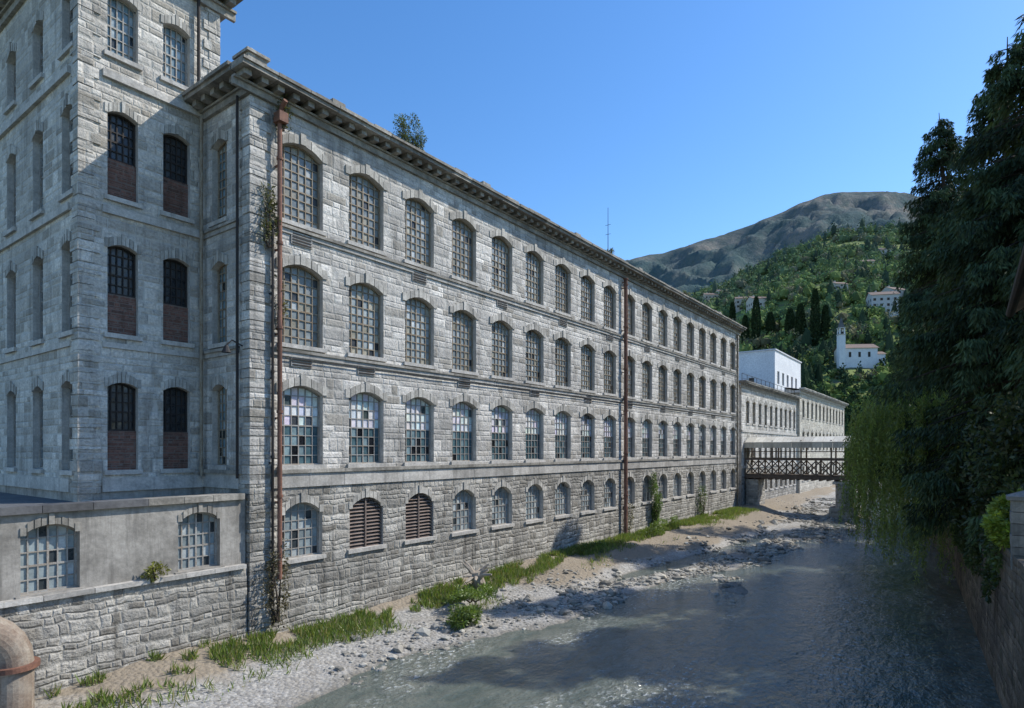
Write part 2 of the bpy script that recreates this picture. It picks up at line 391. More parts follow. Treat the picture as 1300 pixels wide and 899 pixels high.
p.tube([(XF+.26,12.86,18.9),(XF+.4,12.86,19.15),(XF+.62,12.86,19.3)],[.085]*3,RUST); p.box(XF+.12,XF+.5,12.7,13.05,18.6,18.95,RUST)
pipe(XF+.28,40.4,.8,19.2,.13,RUST); pipe(XF+.2,67.2,.8,19.2,.08,FRAME)
p.tube([(-20.5,Y0-.2,6),(-20.5,Y0-.2,19.3)],[.05,.05],GRATE); p.tube([(-22.95,Y0-.2,6),(-22.95,Y0-.2,19.3)],[.06,.06],FRAME)
p.tube([(-20.3,Y0-.12,10.6),(-20.3,Y0-.5,10.75),(-20.3,Y0-.7,10.55)],[.025]*3,GRATE,n=6); p.tube([(-20.3,Y0-.7,10.55),(-20.3,Y0-.7,10.3)],[.05,.16],GRATE)
for k in range(28): p.beam((XF+.09,13.2+1.9*k,10.32+.02*(k%2)),(XF+.09,15.1+1.9*k,10.32+.02*((k+1)%2)),.03,GRATE)
p.make('drain_pipes',mill)
a=MB(); a.tube([(-25,47.8,20),(-25,47.8,27.8)],[.05,.02],GRATE,n=6)
for z in (25.5,26.3): a.beam((-25.25,47.8,z),(-24.75,47.8,z),.025,GRATE)
a.make('roof_antenna',mill)

# ------------------------------------------------------------ tower
tw=empty('stone_stair_tower')
Pt=lambda u,d,z:(XT+d,u,z); Ps=lambda u,d,z:(u,YT0-d,z)
w=MB();t=MB();f=MB();g=MB()
tc=(9.15,10.93); TW=.95
rz=[(6.3,9.28),(10.9,13.94),(15.5,18.45),(20.3,22.4)]
bands=[(-1,5.8),(5.8,10.2),(10.2,14.7),(14.7,19.5),(19.5,23.7)]
rows=[(bands[0][0],bands[0][1],[],STUCCO)]+[(b[0],b[1],[(c,TW,z0,z1,.16) for c in tc],None) for b,(z0,z1) in zip(bands[1:],rz)]
wall(w,Pt,YT0,YT1,rows,TSTONE,revmat=TRIM)
sc=(-24.15,-26.99,-29.9,-32.8)
rows2=[(bands[0][0],bands[0][1],[],STUCCO)]+[(b[0],b[1],[(c,1.05,z0,z1,.18) for c in sc],None) for b,(z0,z1) in zip(bands[1:],rz)]
wall(w,Ps,-36,XT,rows2,TSTONE,revmat=TRIM)
w.poly([(XT,YT1,18),(-36,YT1,18),(-36,YT1,23.7),(XT,YT1,23.7)],TSTONE); w.poly([(-36,YT0,-1),(-36,YT1,-1),(-36,YT1,23.7),(-36,YT0,23.7)],TSTONE)
w.make('walls',tw)
for (z0,z1),b in zip(rz,bands[1:]):
    for c_ in tc:
        o=(c_,TW,z0,z1,.16); surround(t,Pt,o,TRIM,band=.3,ear=.1,proud=.03)
        if z0<20:
            zm=z0+(z1-z0)*.45
            f.pbox(Pt,c_-TW/2,c_+TW/2,-.3,-.16,z0,zm,BRICK)
            window(f,g,Pt,(c_,TW,zm,z1,.16),5,5,'dark',fm=GRATE)
        else: window(f,g,Pt,o,5,6,'tower',fm=FRAMEW)
    for c_ in sc:
        o=(c_,1.05,z0,z1,.18); surround(t,Ps,o,TRIM,band=.3,ear=.1,proud=.03); window(f,g,Ps,o,4,8,'tower',fm=FRAMEW)
for z0,z1,pr in ((5.6,6.05,.08),(14.9,15.15,.1),(19.42,19.66,.12),(10.42,10.6,.06)):
    t.pbox(Pt,YT0+.66,Y0 if z0<19 else YT1,0,pr,z0,z1,TRIM); t.pbox(Ps,-36,XT-.66,0,pr,z0,z1,TRIM)
z=5.2;k=0
while z<23.6:
    h=min(.36,23.7-z); g_=random.uniform(.82,1.1); L=(.6 if k%2 else .4)+random.uniform(-.04,.04); pr=.045+random.uniform(-.01,.015)
    t.box(XT-L,XT+pr,YT0-pr,YT0+L,z+.01,z+h-.01,TSTONE,(g_,)*3)
    if z>20.4: t.pbox(Pt,YT1-L,YT1+.03,0,pr,z+.01,z+h-.01,TSTONE,(g_,)*3)
    z+=h;k+=1
cornice(t,Pt,YT0-.75,YT1+.6,23.7,.75,DARKTRIM,h=.9); cornice(t,Ps,-36,XT-.003,23.697,.75,DARKTRIM,h=.9)
t.box(-36,XT,YT1+.001,YT1+.5,24.0,24.55,DARKTRIM)
t.box(XT-.4,XT+.15,YT0-.15,YT1+.1,24.64,25.3,DARKTRIM); t.box(-36,XT-.41,YT0-.147,YT0+.3,24.64,25.297,DARKTRIM)
t.make('stone_trim',tw); f.make('window_frames',tw); g.make('window_panes',tw)
r=MB(); r.poly([(XT,YT0,24.5),(XT,YT1,24.5),(-36,YT1,24.5),(-36,YT0,24.5)],CONC); r.tube([(XT+.15,11.65,20.2),(XT+.15,11.65,24)],[.06,.06],GRATE); r.make('roof',tw)

# ------------------------------------------------------------ low annex
an=empty('low_annex_building')
w=MB();f=MB();g=MB();t=MB()
XA=-20.12; Pa=lambda u,d,z:(XA+d,u,z)
ops=[(c_,1.36,3.12,4.98,.26) for c_ in (-5.9,-1.9,2.1,6.15,10.2)]
wall(w,Pa,-9,Y0-.12,[(3.0,5.3,ops,None)],STUCCO)
w.box(XA-.5,XA+.12,-9,Y0-.13,-1,2.95,RUBBLE)
w.poly([(XA-.3,-9,5.3),(XA-.3,Y0,5.3),(-38,Y0,5.3),(-38,-9,5.3)],CONC); w.poly([(XA,-9,-1),(-38,-9,-1),(-38,-9,5.3),(XA,-9,5.3)],STUCCO); w.poly([(-38,Y0,-1),(-38,-9,-1),(-38,-9,5.3),(-38,Y0,5.3)],STUCCO)
w.make('walls',an)
for o in ops:
    surround(t,Pa,o,STUCCO,band=.22,ear=.02,proud=.035); window(f,g,Pa,o,6,5,'base',fm=FRAMEW)
y=-9
while y<Y0-.2:
    L=min(random.uniform(.9,1.5),Y0-.13-y); gg=random.uniform(.75,1.1)
    t.box(XA-.1,XA+.24,y,y+L-.015,2.952,3.09,TRIM,(gg,)*3); t.box(XA-.5,XA+.14,y,y+L-.015,5.303,5.5+random.uniform(0,.015),CONC if random.random()<.4 else DARKTRIM,(gg,)*3); y+=L
t.make('copings',an); f.make('window_frames',an); g.make('window_panes',an)

YP=.35
pp=MB(); pts=[(-18.75,y_+YP,2.8) for y_ in (-9,0,3.6)]
for k in range(1,7):
    a_=k*math.pi/12; pts.append((-18.75,3.6+YP+math.sin(a_)*1.0,2.8-(1-math.cos(a_))*1.0))
pts.append((-18.75,4.6+YP,.2))
pp.tube(pts,[.42]*len(pts),m_plain('pipe_paint',(.36,.31,.25),(.22,.16,.12),scale=2,rough=.6),n=24)
pp.tube([(-18.75,3.5+YP,2.8),(-18.75,3.62+YP,2.8)],[.54,.54],RUST,n=24); pp.tube([(-18.75,4.6+YP,1.8),(-18.75,4.6+YP,1.68)],[.54,.54],RUST,n=24)
for k in range(3): pp.box(-19.25,-18.25,-1-3*k,-.7-3*k,.2,2.5,RUBBLE)
pp.make('large_water_pipe')

# ------------------------------------------------------------ second mill
b2=empty('distant_mill_building'); w=MB();f=MB();g=MB();t=MB()
XB=-20.4; Pb=lambda u,d,z:(XB+d,u,z); Pb2=lambda u,d,z:(u,70.6-d,z)
cb=[73.0+2.6*i for i in range(10)]
rowsb=[(-1,5.0,[(c_,1.3,2.0,4.0,.2) for c_ in cb],RUBBLE),(5.0,9.0,[(c_,1.3,5.8,8.2,.2) for c_ in cb],None),(9.0,14.0,[(c_,1.3,10.0,12.6,.2) for c_ in cb],None)]
wall(w,Pb,70.6,98,rowsb,STONE,reveal=.25)
wall(w,Pb2,-38,XB,[(-1,14,[],None)],STONE)
w.poly([(XB,70.6,14.2),(XB,98,14.2),(-38,98,14.2),(-38,70.6,14.2)],CONC)
for rr in rowsb:
    for o in rr[2]: surround(t,Pb,o,TRIM,ear=.08); window(f,g,Pb,o,4,6,'tower',depth=-.2)
t.pbox(Pb,70.6,98,0,.1,4.9,5.2,TRIM); t.pbox(Pb,70.6,98,0,.1,9.0,9.25,TRIM)
cornice(t,Pb,70.0,98,13.9,.6,DARKTRIM); cornice(t,Pb2,-38,XB,13.897,.6,DARKTRIM)
w.make('walls',b2);t.make('stone_trim',b2);f.make('window_frames',b2);g.make('window_panes',b2)
b3=empty('distant_mill_wing'); w=MB();f=MB();g=MB();t=MB()
XC=-20.0; Pc=lambda u,d,z:(XC+d,u,z); Pc2=lambda u,d,z:(u,98.02-d,z)
cb=[100.5+3.2*i for i in range(12)]
SL=m_stone('wing_stone',(.64,.60,.51),(.50,.46,.39),(.58,.55,.47),dirt=.35)
rowsb=[(-1,6.0,[(c_,1.5,2.4,4.6,.3) for c_ in cb],None),(6,11,[(c_,1.5,6.9,9.8,.3) for c_ in cb],None),(11,15.6,[(c_,1.5,11.8,14.4,.3) for c_ in cb],None)]
wall(w,Pc,98.02,138,rowsb,SL,reveal=.25); wall(w,Pc2,-38,XC,[(-1,15.6,[(-21.9,1.2,11.9,13.9,.2)],None)],SL)
w.poly([(XC,98,15.9),(XC,138,15.9),(-29,138,17.5),(-29,98,17.5)],TILE); w.poly([(-38,98,15.9),(-38,138,15.9),(-29,138,17.5),(-29,98,17.5)],TILE); w.poly([(XC,98.03,15.6),(-38,98.03,15.6),(-29,98.03,17.5)],SL)
for rr in rowsb:
    for o in rr[2]: surround(t,Pc,o,TRIM,ear=.08); window(f,g,Pc,o,4,6,'tower',depth=-.2)
cornice(t,Pc,97.5,138.4,15.3,.7,TRIM); t.pbox(Pc2,-38,XC,0,.4,15.35,15.7,TRIM)
w.make('walls',b3);t.make('stone_trim',b3);f.make('window_frames',b3);g.make('window_panes',b3)
wb=empty('white_rooftop_block'); w=MB();f=MB();g=MB()
Pw=lambda u,d,z:(-22+d,u,z); Pw2=lambda u,d,z:(u,92-d,z)
opw=[(94+2.8*i,1.2,16.4,18.2,.001) for i in range(5)]
wall(w,Pw,92,108.5,[(14.1,21,opw,None)],WHITE); wall(w,Pw2,-38,-22,[(14.1,21,[(-25.2,.8,15.2,17.3,.001)],None)],WHITE)
w.poly([(-22,108.5,14.1),(-38,108.5,14.1),(-38,108.5,21),(-22,108.5,21)],WHITE)
w.box(-38.1,-21.85,91.85,108.6,21.0,21.18,WHITE,(.8,.8,.82))
for o in opw: window(f,g,Pw,o,2,2,'dark')
window(f,g,Pw2,(-25.2,.8,15.2,17.3,.001),1,2,'dark')
for k in range(14): f.tube([(-20.6,71.5+2*k,14.65),(-20.6,71.5+2*k,15.6)],[.03,.03],GRATE,n=6)
f.beam((-20.6,71.5,15.6),(-20.6,97.5,15.6),.04,GRATE); f.beam((-20.6,71.5,15.1),(-20.6,97.5,15.1),.03,GRATE)
w.make('walls',wb);f.make('window_frames_and_rail',wb);g.make('window_panes',wb)

# ------------------------------------------------------------ footbridge
fb=empty('covered_footbridge'); d=MB()
xa,xb,ya,yb=-20.35,1.5,71.8,74.6
for yy in (ya,yb):
    d.box(xa,xb,yy-.1,yy+.1,3.85,4.15,WOOD); d.box(xa,xb,yy-.1,yy+.1,5.85,6.1,WOOD)
    n=15
    for k in range(n+1):
        x=xa+(xb-xa)*k/n; d.box(x-.07,x+.07,yy-.075,yy+.075,4.15,8.0 if k%2==0 else 5.85,WOOD)
        if k<n:
            x2=xa+(xb-xa)*(k+1)/n; d.beam((x,yy-.03,4.2),(x2,yy-.03,5.8),.11,WOOD); d.beam((x,yy+.05,5.8),(x2,yy+.05,4.2),.11,WOOD)
    d.box(xa,xb,yy-.06,yy+.06,6.75,6.83,WOOD)
d.make('truss_sides',fb)
d=MB(); d.box(xa,xb,ya+.1,yb-.1,4.16,4.3,WOOD)
for k in range(30): x=xa+(xb-xa)*(k+.5)/30; d.box(x-.07,x+.07,ya-.2,yb+.2,3.7,3.84,WOOD)
d.make('deck',fb)
d=MB(); n=22
for k in range(n):
    x0=xa+(xb-xa)*k/n; x1=xa+(xb-xa)*(k+1)/n-.03; g_=random.uniform(.85,1.1); ym=(ya+yb)/2
    d.box8([(x0,ya-.35,7.75),(x1,ya-.35,7.75),(x1,ym,8.35),(x0,ym,8.35),(x0,ya-.35,7.83),(x1,ya-.35,7.83),(x1,ym,8.43),(x0,ym,8.43)],CREAM,(g_,)*3)
    d.box8([(x0,yb+.35,7.75),(x1,yb+.35,7.75),(x1,ym+.004,8.35),(x0,ym+.004,8.35),(x0,yb+.35,7.83),(x1,yb+.35,7.83),(x1,ym+.004,8.43),(x0,ym+.004,8.43)],CREAM,(g_,)*3)
    d.box(x0,x1,ya-.33,ya-.29,7.2,7.74,CREAM,(g_*.95,)*3)
d.make('roof_sheets',fb)
d=MB(); 
d.box(-11.2,-9.7,ya-.1,yb+.1,1.0,3.4,RUBBLE); d.box(-11.45,-9.45,ya-.35,yb+.35,3.4,3.69,TRIM); d.box(-11.7,-9.2,ya-.8,yb+.8,-1,1.0,RUBBLE)
d.tube([(-10.45,ya-.1,-.9),(-10.45,ya-.1,3.35)],[.75,.73],RUBBLE,n=16)
d.box(xa+.1,xa+1.4,ya-.1,yb+.1,-.9,3.69,RUBBLE)
d.make('stone_pier',fb)

# ------------------------------------------------------------ terrain: river bank, water, ground
EY=[-60,5,14,18.7,24,29,38,49,60,73,100,170]; EX=[-15.8,-15.6,-15.3,-15.0,-14.2,-13.0,-11.8,-10.9,-11.0,-12.2,-14,-15]
def edge(y): return np.interp(y,EY,EX)
RY=[-60,29.2,48,56,64,75,150]; RX=[6.1,.33,-.9,-2.0,-3.2,-3.6,-4]
def rwx(y): return float(np.interp(y,RY,RX))
def bank_z(x,y):
    n1=mn.noise(Vector((x*.3,y*.16,3))); n2=mn.noise(Vector((x*1.3,y*1.1,9)))
    dd=edge(y)-x+n1*2.4
    if dd>0: z=.03+min(dd,3.2)*.055+max(0,min(dd-3.2,3.5))*.17
    else: z=max(-.7,dd*.10+.03)
    z+=n2*.06
    if y>26: z-=.34*math.exp(-((x-(edge(y)-2.4))/.8)**2)*min(1,(y-26)/6)*max(0,min(1,(60-y)/10))
    sh=mn.noise(Vector((x*.3+8,y*.11,1)))
    if dd<0 and y>20: z=max(z,.0-(.30-sh)*.5-.06*max(0,-dd-1.5))
    return min(z,.85)
def grid(name,xs,ys,fz,mat):
    V=[(x,y,fz(x,y)) for y in ys for x in xs]; nx=len(xs)
    F=[(j*nx+i,j*nx+i+1,(j+1)*nx+i+1,(j+1)*nx+i) for j in range(len(ys)-1) for i in range(nx-1)]
    me=bpy.data.meshes.new(name); me.from_pydata(V,[],F); me.materials.append(mat); me.polygons.foreach_set('use_smooth',[True]*len(F))
    return link(bpy.data.objects.new(name,me))
t_=NT('gravel_and_soil'); P_=t_.pos(); sep=t_.n('ShaderNodeSeparateXYZ',Vector=P_)
vor=t_.n('ShaderNodeTexVoronoi',Vector=P_,Scale=7.0); vor2=t_.n('ShaderNodeTexVoronoi',Vector=P_,Scale=17.0)
nb=t_.noise(P_,.6,5,.65); nf=t_.noise(P_,6,5,.7)
grav=t_.mix(t_.n('ShaderNodeSeparateColor',Color=vor.outputs['Color']).outputs[0],(.20,.19,.17),(.46,.445,.41))
grav=t_.mix(.5,grav,t_.mix(t_.n('ShaderNodeSeparateColor',Color=vor2.outputs['Color']).outputs[0],(.18,.17,.155),(.55,.53,.49)))
grav=t_.mix(t_.rng(nb,.46,.66,0,.5),grav,(.25,.22,.175))
soil=t_.mix(nf,(.18,.145,.105),(.38,.325,.25))
hf=t_.math('ADD',sep.outputs[2],t_.math('MULTIPLY',t_.math('SUBTRACT',nb,.5),.4))
kk=t_.mix(t_.ramp(hf,[(.20,0),(.34,1)]),grav,soil)
kk=t_.mix(t_.rng(sep.outputs[2],-.04,.06,1.0,0.0),kk,(.10,.09,.065))
t_.base(kk,.9,.2); t_.bump(t_.math('ADD',t_.math('MULTIPLY',vor.outputs[0],-1.0),nf),.8,.06)
GR=t_.m
xs=[-20.6+.24*i for i in range(98)]; ys=list(np.arange(-30,12,.8))+list(np.arange(12,80,.3))+list(np.arange(80,170,1.5))
grid('river_bank_ground',xs,ys,bank_z,GR)
# water: stony bed colour seen through shallow water, broken by ripples
t_=NT('river_water'); P_=t_.pos()
n3=t_.noise(t_.mapv(P_,(.5,.16,1)),.7,4,.6)
r1_=t_.noise(t_.mapv(P_,(1.0,.5,1)),1.6,4,.65); r2_=t_.noise(t_.mapv(P_,(1.1,.7,1)),6.0,3,.65); r3_=t_.noise(P_,18,2,.6)
vb=t_.n('ShaderNodeTexVoronoi',Vector=P_,Scale=4.5); vb2=t_.n('ShaderNodeTexVoronoi',Vector=P_,Scale=11.0)
bedv=t_.math('MULTIPLY_ADD',t_.n('ShaderNodeSeparateColor',Color=vb.outputs['Color']).outputs[0],.6,t_.math('MULTIPLY',t_.n('ShaderNodeSeparateColor',Color=vb2.outputs['Color']).outputs[0],.4))
bed=t_.mix(bedv,(.075,.088,.068),(.24,.245,.20))
deep=t_.mix(t_.rng(r1_,.35,.65),(.065,.088,.078),(.12,.14,.12))
shal=t_.rng(t_.math('ADD',n3,t_.math('MULTIPLY',r1_,.25)),.50,.74)
cw=t_.mix(t_.math('MULTIPLY',shal,.8),deep,bed)
foam=t_.math('MULTIPLY',t_.rng(n3,.50,.62),t_.rng(r2_,.53,.64))
cw=t_.mix(t_.math('MULTIPLY',foam,.6),cw,(.66,.70,.70))
t_.base(cw,t_.math('MULTIPLY_ADD',foam,.35,.06),.8); t_.b.inputs['IOR'].default_value=1.4
hh_=t_.math('MULTIPLY_ADD',r2_,t_.math('MULTIPLY_ADD',shal,.5,.22),t_.math('MULTIPLY',r1_,.8)); hh_=t_.math('MULTIPLY_ADD',r3_,.08,hh_)
t_.bump(hh_,1.0,.17)
w=MB(); w.poly([(-20.5,-60,0),(7,-60,0),(4,175,0),(-20.5,175,0)],t_.m); w.make('river_water')
t_=NT('valley_ground'); P_=t_.pos(); t_.base(t_.mix(t_.noise(P_,.05,6,.7),(.06,.08,.03),(.12,.12,.06)),.95,.1)
w=MB(); w.poly([(-5000,-5000,-1.2),(5000,-5000,-1.2),(5000,5000,-1.2),(-5000,5000,-1.2)],t_.m); w.make('ground')
w=MB(); gy=[-30]+list(range(-20,64,4))+[64,75,100,150]; gy=sorted(set(gy))
for a_,b_ in zip(gy[:-1],gy[1:]):
    A0,B0=rwx(a_),rwx(b_)
    w.box8([(A0-.15,a_,-1),(B0-.15,b_,-1),(B0+.6,b_,-1),(A0+.6,a_,-1),(A0,a_,4.3),(B0,b_,4.3),(B0+.6,b_,4.3),(A0+.6,a_,4.3)],RWALL)
w.make('river_retaining_wall')
w=MB()
for a_,b_ in zip(gy[:-1],gy[1:]): w.poly([(rwx(a_)+.55,a_,4.1),(rwx(b_)+.55,b_,4.1),(60,b_,4.4),(60,a_,4.4)],t_.m)
w.make('right_bank_ground')
w=MB(); z=3.9
for k in range(6):
    w.box(.86+.01*(k%2),1.6-.01*(k%2),20.5+.01*(k%2),21.2,z+.005,z+.29,TRIM,(random.uniform(.4,.65),)*3); z+=.3
w.box(.78,1.68,20.42,21.28,z,z+.1,TRIM,(.5,)*3)
q=[(.8,20.44,z+.1),(1.66,20.44,z+.1),(1.66,21.26,z+.1),(.8,21.26,z+.1)]
for k in range(4): w.poly([q[k],q[(k+1)%4],(1.23,20.85,z+.28)],TRIM,(.5,)*3)
w.make('stone_gate_pillar')
hs=empty('riverside_house'); w=MB(); w.box(2.6,9.5,12,18.2,4.2,10.6,STUCCO); w.make('walls',hs)
w=MB(); w.box8([(.86,11.4,10.25),(.86,19.0,10.25),(6,19.0,13.3),(6,11.4,13.3),(.86,11.4,10.42),(.86,19.0,10.42),(6,19.0,13.47),(6,11.4,13.47)],TILE)
w.box8([(11.2,11.4,10.25),(11.2,19.0,10.25),(6.003,19.0,13.3),(6.003,11.4,13.3),(11.2,11.4,10.42),(11.2,19.0,10.42),(6.003,19.0,13.47),(6.003,11.4,13.47)],TILE)
for k in range(9): w.beam((1.0,11.7+.85*k,10.2),(2.7,11.7+.85*k,11.2),.12,WOOD)
w.tube([(.78,11.4,10.25),(.78,19.0,10.25)],[.09,.09],GRATE); w.make('roof_and_eaves',hs)
w=MB()
for yy in (13.5,16.2): w.box(2.5,2.6,yy,yy+1.0,6.2,7.8,FRAME)
w.box(2.52,2.6,14.9,15.8,4.2,6.4,WOOD)
w.make('shutters_and_door',hs)

# ------------------------------------------------------------ hill + mountain
F=788.0; ca,sa=.8049,.5935
def W2(a,t): return (t*(a*ca-sa), t*(a*sa+ca))
hx=[600,780,870,900,940,985,1040,1080,1140,1220,1320,1600,1900]; hy=[490,455,385,366,348,326,304,294,290,284,275,250,300]
def hridge(a): return 7+(571-np.interp(a*F+650,hx,hy))/F*620
def hill_z(a,t):
    u=(t-150)/470
    X,Y=W2(a,t)
    n=mn.fractal(Vector((X*.008,Y*.008,2)),1,2.1,5)
    if u<=0: return -1.0
    if u<=1: return -1.0+(hridge(a)+1)*(u**1.15)+ n*14*min(1,u*2.5)*(1 if u<.9 else 1-(u-.9)*6)
    return -1+(hridge(a)+1)*(1-.9*(u-1)) + n*6
t_=NT('green_hillside'); P_=t_.pos(); sep=t_.n('ShaderNodeSeparateXYZ',Vector=P_)
nz=t_.noise(P_,.018,5,.6); nf=t_.noise(P_,.22,5,.7)
bandv=t_.math('FRACT',t_.math('DIVIDE',t_.math('ADD',sep.outputs[2],t_.math('MULTIPLY',nz,8.0)),7.5))
gcol=t_.mix(nf,(.14,.19,.055),(.28,.31,.11)); gcol=t_.mix(t_.ramp(bandv,[(.0,1),(.35,0)]),gcol,(.13,.125,.085))
gcol=t_.mix(t_.ramp(nz,[(.5,0),(.62,1)]),gcol,(.10,.14,.05)); t_.base(gcol,.95,.05)
HM=t_.m
def polar(name,As,Ts,fz,mat):
    V=[]; nx=len(As)
    for t1 in Ts:
        for a1 in As:
            X,Y=W2(a1,t1); V.append((X,Y,fz(a1,t1)))
    F_=[(j*nx+i,j*nx+i+1,(j+1)*nx+i+1,(j+1)*nx+i) for j in range(len(Ts)-1) for i in range(nx-1)]
    me=bpy.data.meshes.new(name); me.from_pydata(V,[],F_); me.materials.append(mat); me.polygons.foreach_set('use_smooth',[True]*len(F_))
    return link(bpy.data.objects.new(name,me))
polar('green_hill_terrain',np.linspace(-.3,1.6,230),np.concatenate([np.linspace(140,620,120),np.linspace(626,1000,20)]),hill_z,HM)
mx=[300,600,785,850,905,960,1000,1040,1060,1125,1180,1300,1600,1900]; my=[470,390,329,318,300,281,264,247,243,243,252,296,350,420]
def mridge(a): return (571-np.interp(a*F+650,mx,my))/F*2600
def mt_z(a,t):
    X,Y=W2(a,t); n=mn.fractal(Vector((X*.0016,Y*.0016,7)),1,2.2,7); rg=1-abs(mn.fractal(Vector((X*.0032,Y*.0032,4)),.8,2.1,7))
    u=(t-1100)/1500
    if u<0: return -1
    if u<=1: return mridge(a)*(u**.95)+ (n*75+(rg-.7)*130)*min(1,u*3)*(1 if u<.9 else max(.12,1-(u-.9)*9))
    return mridge(a)*(1-(u-1)*1.5)+n*20
t_=NT('hazy_mountain'); P_=t_.pos(); sep=t_.n('ShaderNodeSeparateXYZ',Vector=P_)  # aerial haze is painted in: base colours shifted to bluish grey, no volume
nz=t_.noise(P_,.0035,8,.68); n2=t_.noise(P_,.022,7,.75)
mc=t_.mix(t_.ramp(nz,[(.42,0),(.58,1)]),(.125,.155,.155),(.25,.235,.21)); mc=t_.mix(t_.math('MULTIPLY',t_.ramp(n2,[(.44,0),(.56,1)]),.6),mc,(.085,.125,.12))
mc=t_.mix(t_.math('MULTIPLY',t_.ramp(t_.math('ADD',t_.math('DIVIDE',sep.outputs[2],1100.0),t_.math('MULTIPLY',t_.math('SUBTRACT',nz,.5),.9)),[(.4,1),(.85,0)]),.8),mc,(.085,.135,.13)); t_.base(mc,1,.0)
t_.bump(t_.math('ADD',n2,nz),.8,18.0)
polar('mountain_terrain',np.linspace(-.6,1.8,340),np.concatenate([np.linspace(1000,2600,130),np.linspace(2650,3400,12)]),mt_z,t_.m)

# ------------------------------------------------------------ foliage generators
def conifer(name,base,H,R,seed,n=80000,col=(.046,.066,.026),zb=.03,lean0=None,pw=.72):
    global rng; rng=np.random.default_rng(seed); o=empty(name)
    b=np.array(base); tr=MB(); lean=rng.normal(size=2)*.25 if lean0 is None else lean0
    tp=lambda f:(b[0]+lean[0]*f,b[1]+lean[1]*f,b[2]+H*f)
    tr.tube([tp(f_) for f_ in (0,.03,.25,.5,.75,1)],[H*.024,H*.018,H*.014,H*.009,H*.005,.02],BARK,n=10)
    nb=int(H*12); fr=rng.uniform(zb,.985,nb)**1.0; fr.sort()
    P=[];D=[];L=[];Wd=[];C=[]; wts=[]; br=[]
    for f_ in fr:
        az=rng.uniform(0,2*math.pi); ln=R*((1-f_)**pw)*rng.uniform(.6,1.15)+.25
        if f_<.12: ln*=.75+f_*2
        br.append((f_,az,ln)); wts.append(ln**1.2+.12)
    wts=np.array(wts); wts=wts/wts.sum()
    for (f_,az,ln),wt in zip(br,wts):
        m=max(20,int(n*wt)); dirv=np.array([math.cos(az),math.sin(az)]); side=np.array([-dirv[1],dirv[0]]); s=rng.uniform(.04,1,m)**.75
        x=s*ln; droop=-.30*ln*s**1.3+.18*ln*np.clip(s-.7,0,1)*1.5
        wid=.24*ln*(1-s)**.6+.05; lat=rng.normal(size=m)*wid*.55
        tw_=np.round(s*ln/.33+rng.uniform(0,1))*.33; x=np.where(rng.random(m)<.7,tw_+rng.normal(size=m)*.05,x); x=np.clip(x,0,ln*1.03)
        hang=rng.uniform(0,1,m)**1.5*(.25+.6*np.minimum(1,ln/3))*(.4+.6*s)
        c0=np.array(tp(f_))
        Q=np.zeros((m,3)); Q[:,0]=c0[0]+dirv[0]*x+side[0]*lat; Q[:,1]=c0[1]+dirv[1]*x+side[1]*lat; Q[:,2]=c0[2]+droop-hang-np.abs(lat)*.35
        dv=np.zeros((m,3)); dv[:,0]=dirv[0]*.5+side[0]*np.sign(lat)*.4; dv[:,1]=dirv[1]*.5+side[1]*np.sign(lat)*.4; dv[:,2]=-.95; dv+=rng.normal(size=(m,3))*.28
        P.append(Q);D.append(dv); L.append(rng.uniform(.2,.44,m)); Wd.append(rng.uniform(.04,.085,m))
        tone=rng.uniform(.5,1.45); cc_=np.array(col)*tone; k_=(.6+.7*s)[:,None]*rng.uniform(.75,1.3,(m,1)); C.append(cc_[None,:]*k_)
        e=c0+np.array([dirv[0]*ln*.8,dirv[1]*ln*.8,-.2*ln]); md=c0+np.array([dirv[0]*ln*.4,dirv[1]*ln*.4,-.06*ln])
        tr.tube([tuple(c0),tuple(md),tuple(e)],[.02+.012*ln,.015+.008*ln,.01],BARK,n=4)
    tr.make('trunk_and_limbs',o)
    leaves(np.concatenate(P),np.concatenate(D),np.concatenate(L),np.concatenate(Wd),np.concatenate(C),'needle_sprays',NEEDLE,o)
    return o
def bush(name,c,rad,n,col,ls=.14,K=14,seed=1,mat=None,stems=4,wf=.5,parent=None):
    r_=np.random.default_rng(seed); global rng; rng=r_
    o=parent or empty(name); c=np.array(c,float); rad=np.array(rad,float)
    cc=unit(r_.normal(size=(K,3)))*(r_.uniform(.2,1,(K,1))**.5)*rad; cc[:,2]=np.where(cc[:,2]<-rad[2]*.85,0,cc[:,2])
    tone=r_.uniform(.6,1.35,K); sz=r_.uniform(.25,.45,K)
    k=r_.integers(0,K,n); off=unit(r_.normal(size=(n,3)))*(r_.uniform(.3,1,(n,1))**.5)
    P=c+cc[k]+off*rad*sz[k][:,None]
    D=off*1.0+r_.normal(size=(n,3))*.6; D[:,2]-=.2
    C=np.array(col)[None,:]*tone[k][:,None]*r_.uniform(.7,1.3,(n,1))
    L=r_.uniform(.6,1.4,n)*ls
    leaves(P,D,L,L*wf,C,'leaf_clumps',mat or LEAF,o)
    if stems:
        m=MB()
        for j in range(min(stems,K)):
            e=c+cc[j]; b=(c[0]+r_.normal()*.1*rad[0],c[1]+r_.normal()*.1*rad[1],c[2]-rad[2])
            m.tube([b,tuple((np.array(b)+e)/2+r_.normal(size=3)*.05),tuple(e)],[.03+.02*rad[2],.02+.01*rad[2],.01],BARK,n=5)
        m.make('stems',o)
    return o
conifer('spruce_tree',(1.7,34,4.1),21.2,5.9,3,115000,pw=.68)
conifer('spruce_tree',(-.5,55,4.1),27.5,5.2,4,115000,lean0=(-1.3,0),pw=.62)
conifer('spruce_tree',(1.4,43,4.1),25.5,5.2,6,95000,zb=.09,pw=.66)
conifer('spruce_tree',(-2.2,66,4.1),23,4.8,5,40000)
conifer('spruce_tree',(4.6,27.5,4.1),17,5.0,8,45000)
